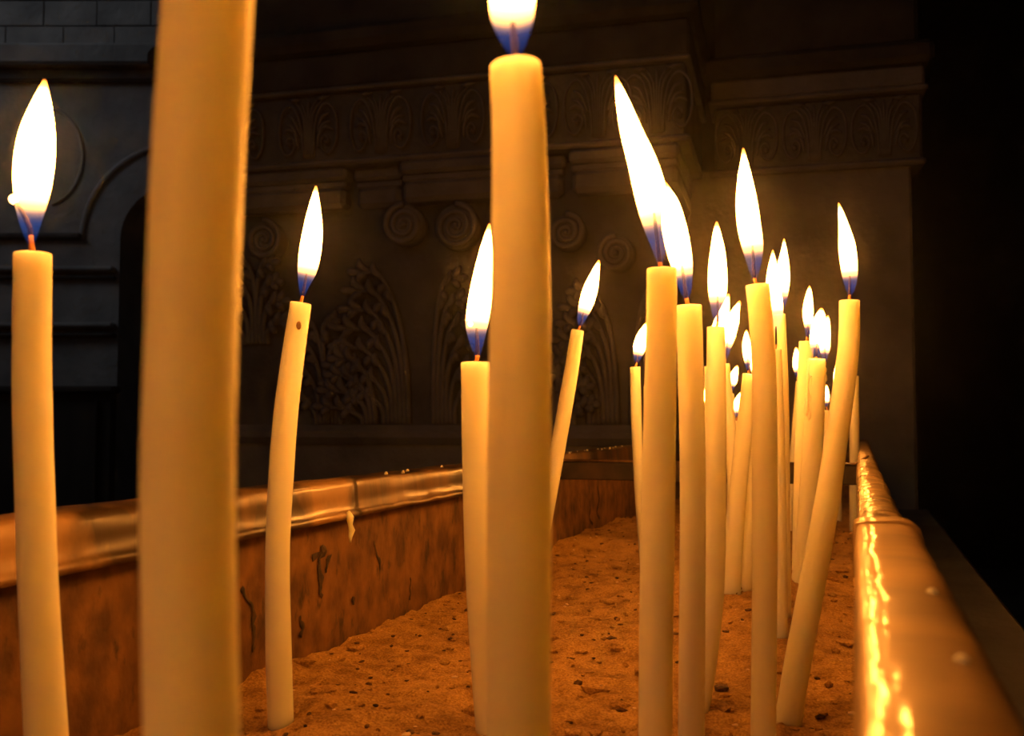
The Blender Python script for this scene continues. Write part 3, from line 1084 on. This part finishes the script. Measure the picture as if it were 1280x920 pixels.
candle('candle with a slightly slanted rim standing close against the tall ridged candle',
       [(594, 453, 36), (595, 560, 35), (598, 700, 34), (605, 820, 34), (612, 920, 34)], .40,
       [[(597, 446, 6), (596, 428, 18), (596, 405, 28), (600, 375, 29), (604, 345, 25), (608, 310, 15), (612, 279, 2)]], 4, .018, ember=(588, 405, 3.5))
candle('tall candle with a ridge down its side, in front of the slanted-rim candle',
       [(644, 81, 64), (648, 160, 67), (650, 300, 72), (650, 420, 76), (649, 600, 81), (648, 760, 81), (648, 920, 80)], .18,
       [[(645, 73, 10), (643, 52, 32), (641, 30, 50), (640, 5, 57), (642, -30, 55), (646, -70, 42), (650, -120, 20), (653, -150, 3)]], 5, .022, ridge=math.radians(62))
candle('thin candle leaning strongly beside the tall ridged candle, flame slanting the same way',
       [(722, 413, 16), (713, 470, 18), (700, 545, 19), (686, 620, 20), (672, 690, 21)], .72,
       [[(725, 408, 4), (727, 398, 11), (732, 382, 17), (738, 362, 18), (743, 345, 12), (749, 325, 2)]], 6, .02)
candle('thin short candle just beside the candle with the longest slanting flame',
       [(794, 459, 13), (796, 540, 13), (800, 620, 13), (806, 700, 13)], .80,
       [[(796, 454, 3), (797, 446, 10), (800, 432, 16), (804, 418, 13), (809, 403, 2)]], 7, .03)
candle('short candle almost hidden behind the candle with the longest slanting flame',
       [(813, 482, 17), (816, 600, 18), (819, 720, 18)], .72,
       [[(816, 477, 4), (817, 466, 12), (819, 448, 16), (821, 430, 11), (823, 412, 2)]], 8, .02)
candle('stout straight candle with the longest flame, slanting sideways',
       [(827, 336, 37), (827, 400, 38), (825, 500, 40), (823, 600, 42), (820, 800, 42), (819, 920, 42)], .34,
       [[(825, 331, 6), (824, 312, 17), (821, 286, 31), (816, 258, 38), (811, 232, 40), (802, 200, 36), (791, 170, 29), (782, 140, 21), (775, 115, 12), (769, 94, 2)]], 9, .016)
candle('straight candle whose flame touches the longest slanting flame',
       [(861, 382, 32), (863, 450, 32), (865, 540, 32), (866, 650, 32), (864, 920, 33)], .385,
       [[(858, 375, 5), (857, 362, 15), (853, 335, 26), (847, 305, 31), (842, 280, 30), (838, 255, 22), (834, 240, 12), (831, 227, 2)]], 10, .018)
candle('candle with an upright pointed flame, its lower part swerving behind its neighbour',
       [(895, 409, 22), (895, 500, 25), (894, 600, 27), (892, 730, 27), (882, 830, 27), (872, 890, 27)], None,
       [[(897, 404, 5), (897, 392, 14), (897, 365, 23), (897, 335, 23), (897, 310, 17), (896, 290, 9), (896, 277, 2)]], 11, .02)
candle('thin candle behind the upright-flame candle, its flame blown sharply aside',
       [(905, 455, 14), (909, 500, 14), (914, 550, 15), (917, 620, 15), (918, 700, 15)], .80,
       [[(907, 449, 4), (908, 437, 10), (911, 418, 17), (916, 400, 16), (920, 388, 9), (925, 376, 2)]], 12, .025)
candle('mostly hidden candle directly behind the upright-flame candle',
       [(888, 458, 15), (890, 600, 15), (892, 720, 15)], .80,
       [[(890, 453, 4), (893, 440, 9), (897, 420, 17), (901, 405, 18), (906, 388, 11), (911, 367, 2)]], 13, .02)
candle('tiny stub with a small flame seen between two straight candles',
       [(884, 513, 9), (885, 580, 9), (886, 650, 9)], 1.12,
       [[(883, 509, 2), (883, 502, 6), (882, 495, 7), (882, 484, 1)]], 14, .02)
candle('stub behind the blown-aside-flame candle, its flame tipped over, higher of the two little ones',
       [(913, 492, 9), (913, 570, 9), (913, 660, 9)], 1.02,
       [[(915, 489, 2), (916, 478, 9), (918, 468, 9), (922, 457, 1)]], 15, .02)
candle('stub in the gap by the inclined twin candles, lowest little flame there',
       [(919, 526, 8), (920, 590, 8), (920, 660, 8)], 1.08,
       [[(921, 522, 2), (921, 512, 10), (923, 502, 10), (926, 490, 1)]], 16, .02)
candle('inclined candle with a short flame, its foot in the sand mound',
       [(937, 468, 17), (930, 540, 20), (922, 620, 22), (916, 690, 24), (914, 740, 24)], None,
       [[(935, 464, 3), (935, 450, 10), (934, 435, 12), (933, 424, 8), (933, 412, 1)]], 17, .025)
candle('candle tucked behind the tall curved-neck candle beside the inclined one',
       [(947, 476, 16), (940, 620, 17), (934, 690, 17), (931, 737, 17)], None,
       [[(946, 472, 3), (945, 464, 12), (944, 452, 11), (944, 438, 1)]], 18, .02)
candle('tall candle with a slightly curved neck and a large upright flame',
       [(947, 356, 29), (951, 400, 29), (955, 460, 30), (956, 540, 31), (956, 700, 31), (954, 920, 31)], .38,
       [[(943, 350, 5), (943, 337, 14), (941, 310, 26), (936, 280, 29), (933, 250, 26), (931, 220, 17), (930, 200, 8), (929, 185, 2)]], 19, .018)
candle('candle with a long blackened wick behind the curved-neck candle',
       [(968, 437, 18), (971, 560, 20), (973, 680, 21), (974, 795, 22)], None,
       [[(970, 415, 4), (970, 404, 13), (969, 388, 20), (967, 365, 20), (966, 340, 14), (966, 312, 1)]], 20, .02, wick_path=[(970, 432), (970, 420), (970, 408)])
candle('candle rising just behind the blackened-wick candle',
       [(974, 393, 15), (978, 500, 16), (979, 640, 17), (980, 770, 18)], None,
       [[(977, 389, 4), (977, 376, 13), (978, 352, 18), (979, 332, 15), (980, 315, 8), (980, 298, 1)]], 21, .02)
candle('thin inclined candle beyond the cross bar with a small oval flame',
       [(1000, 477, 10), (995, 535, 10), (990, 600, 10), (988, 640, 10)], 1.14,
       [[(996, 472, 2), (996, 461, 8), (996, 449, 9), (995, 434, 1)]], 22, .02)
candle('candle close behind the wax-streaked candle with a narrow pointed flame',
       [(1008, 427, 18), (1005, 500, 18), (1002, 600, 19), (1000, 715, 20)], None,
       [[(1009, 422, 3), (1010, 409, 9), (1010, 390, 13), (1011, 372, 9), (1012, 357, 1)]], 23, .02)
candle('wax-streaked candle with lumpy runs and a broad double flame',
       [(1021, 449, 22), (1019, 500, 24), (1015, 570, 25), (1009, 650, 25), (1002, 728, 25)], None,
       [[(1020, 447, 6), (1021, 433, 17), (1023, 414, 20), (1025, 399, 15), (1027, 385, 3)],
        [(1031, 453, 3), (1031, 438, 12), (1032, 420, 12), (1034, 405, 7), (1035, 394, 1)]], 24, .06,
       drips=[([(1012, 452, .5), (1009, 470, .6), (1008, 492, .7), (1008, 520, .7)], 6), ([(1029, 453, .4), (1031, 462, .5), (1030, 478, .5)], 5), ([(1012, 470, .9), (1011, 500, .9), (1010, 526, .9)], 5)])
candle('lumpy short candle beyond the cross bar, beside the wax-streaked one',
       [(1035, 513, 9), (1034, 550, 10), (1034, 620, 10)], 1.08,
       [[(1033, 509, 2), (1033, 499, 7), (1033, 491, 6), (1033, 481, 1)]], 25, .07,
       drips=[([(1032, 516, .6), (1031, 530, .7), (1031, 546, .8)], 4)])
candle('long candle leaning across toward the brass rim, flame at its high end',
       [(1062, 376, 25), (1061, 430, 26), (1054, 490, 27), (1044, 560, 28), (1035, 620, 30), (1025, 677, 31), (1012, 748, 32), (996, 835, 33), (985, 905, 34)], None,
       [[(1062, 370, 4), (1063, 359, 13), (1062, 340, 20), (1059, 310, 21), (1056, 290, 15), (1052, 270, 8), (1048, 253, 1)]], 26, .018)
candle('small candle beyond the cross bar behind the long leaning candle, flame peeking past its edge',
       [(1048, 490, 8), (1048, 550, 8), (1048, 620, 8)], 1.22,
       [[(1046, 486, 2), (1046, 475, 7), (1046, 466, 7), (1046, 456, 1)]], 27, .02)
candle('upright candle beyond the cross bar, between the leaning candle and the brass rim',
       [(1067, 470, 12), (1068, 540, 12), (1068, 620, 12)], 1.16,
       [[(1066, 466, 3), (1066, 455, 9), (1065, 440, 10), (1064, 424, 1)]], 28, .02)

# four unseen candles added behind the camera to brighten the nearest candles
def fill_candle(label, x, y, h, seed, r=.0056):
    Q = Vector((x, y, 0))
    z0 = sand_z(x, y)
    root = empty('candle', (x, y, z0))
    tag(root, label, 'candle', GROUP)
    B = Vector((x, y, z0))
    rr = random.Random(seed)
    lx, ly = rr.uniform(-.06, .06), rr.uniform(-.06, .06)
    seg, mb = 24, MB()
    rows = []
    prof = [(.16, h - r * .3), (.55, h - r * .34), (.82, h - r * .06), (.94, h), (1.0, h - r * .12)] + [(1.0 + .16 * (1 - k / 20), h * k / 20 - .012) for k in range(19, -1, -1)]
    for q, (sc, z) in enumerate(prof):
        for k in range(seg):
            a = 2 * math.pi * k / seg
            nn = 1 + .02 * noise.noise(Vector((math.cos(a) + seed * 7, math.sin(a), z * 40)))
            rows.append((x + lx * z + r * sc * nn * math.cos(a), y + ly * z + r * sc * nn * math.sin(a), z0 + z))
    fs = [(i * seg + k, i * seg + (k + 1) % seg, (i + 1) * seg + (k + 1) % seg, (i + 1) * seg + k) for i in range(len(prof) - 1) for k in range(seg)]
    fs += [tuple(range(seg)), tuple((len(prof) - 1) * seg + k for k in range(seg))]
    mb.add(rows, fs)
    mb.build('wax_stick', M['wax'], root, B)
    T = Vector((x + lx * h, y + ly * h, z0 + h))
    fl = [(T.x, T.y, T.z + .003, .0008), (T.x, T.y, T.z + .008, .0030), (T.x, T.y, T.z + .016, .0048), (T.x + .001, T.y, T.z + .026, .0052), (T.x + .002, T.y, T.z + .038, .0034), (T.x + .002, T.y, T.z + .052, .0002)]
    S = catmull(fl, 20)
    mbw = MB(); mbw.tube([T - Vector((0, 0, r * .4)), T + Vector((0, 0, .003))], r * .16, 8)
    wo = mbw.build('wick', M['wick'], root, B)
    mbw = MB(); mbw.tube([T + Vector((0, 0, .003)), T + Vector((.0004, 0, .008)), T + Vector((.0012, 0, .013))], [r * .15, r * .13, r * .08], 8)
    mbw.build('burnt_tip', M['wick_burnt'], wo, B)
    flame_mesh([Vector(q[:3]) for q in S], [max(q[3], .0001) for q in S], seed).build('flame', M['flame'], root, B)
for (x, y, h, lab) in ((-.15, -.11, .165, 'added unseen lit candle in the plain stretch of trough, closest to the worn brass rim'),
                       (-.10, -.17, .150, 'added unseen lit candle in the middle of the plain stretch of trough'),
                       (-.05, -.30, .170, 'added unseen lit candle close to the end rim of the trough'),
                       (-.20, -.33, .155, 'added unseen lit candle in the corner of worn brass rim and end rim')):
    fill_candle(lab, x, y, h, int(abs(x) * 100 + abs(y) * 1000))
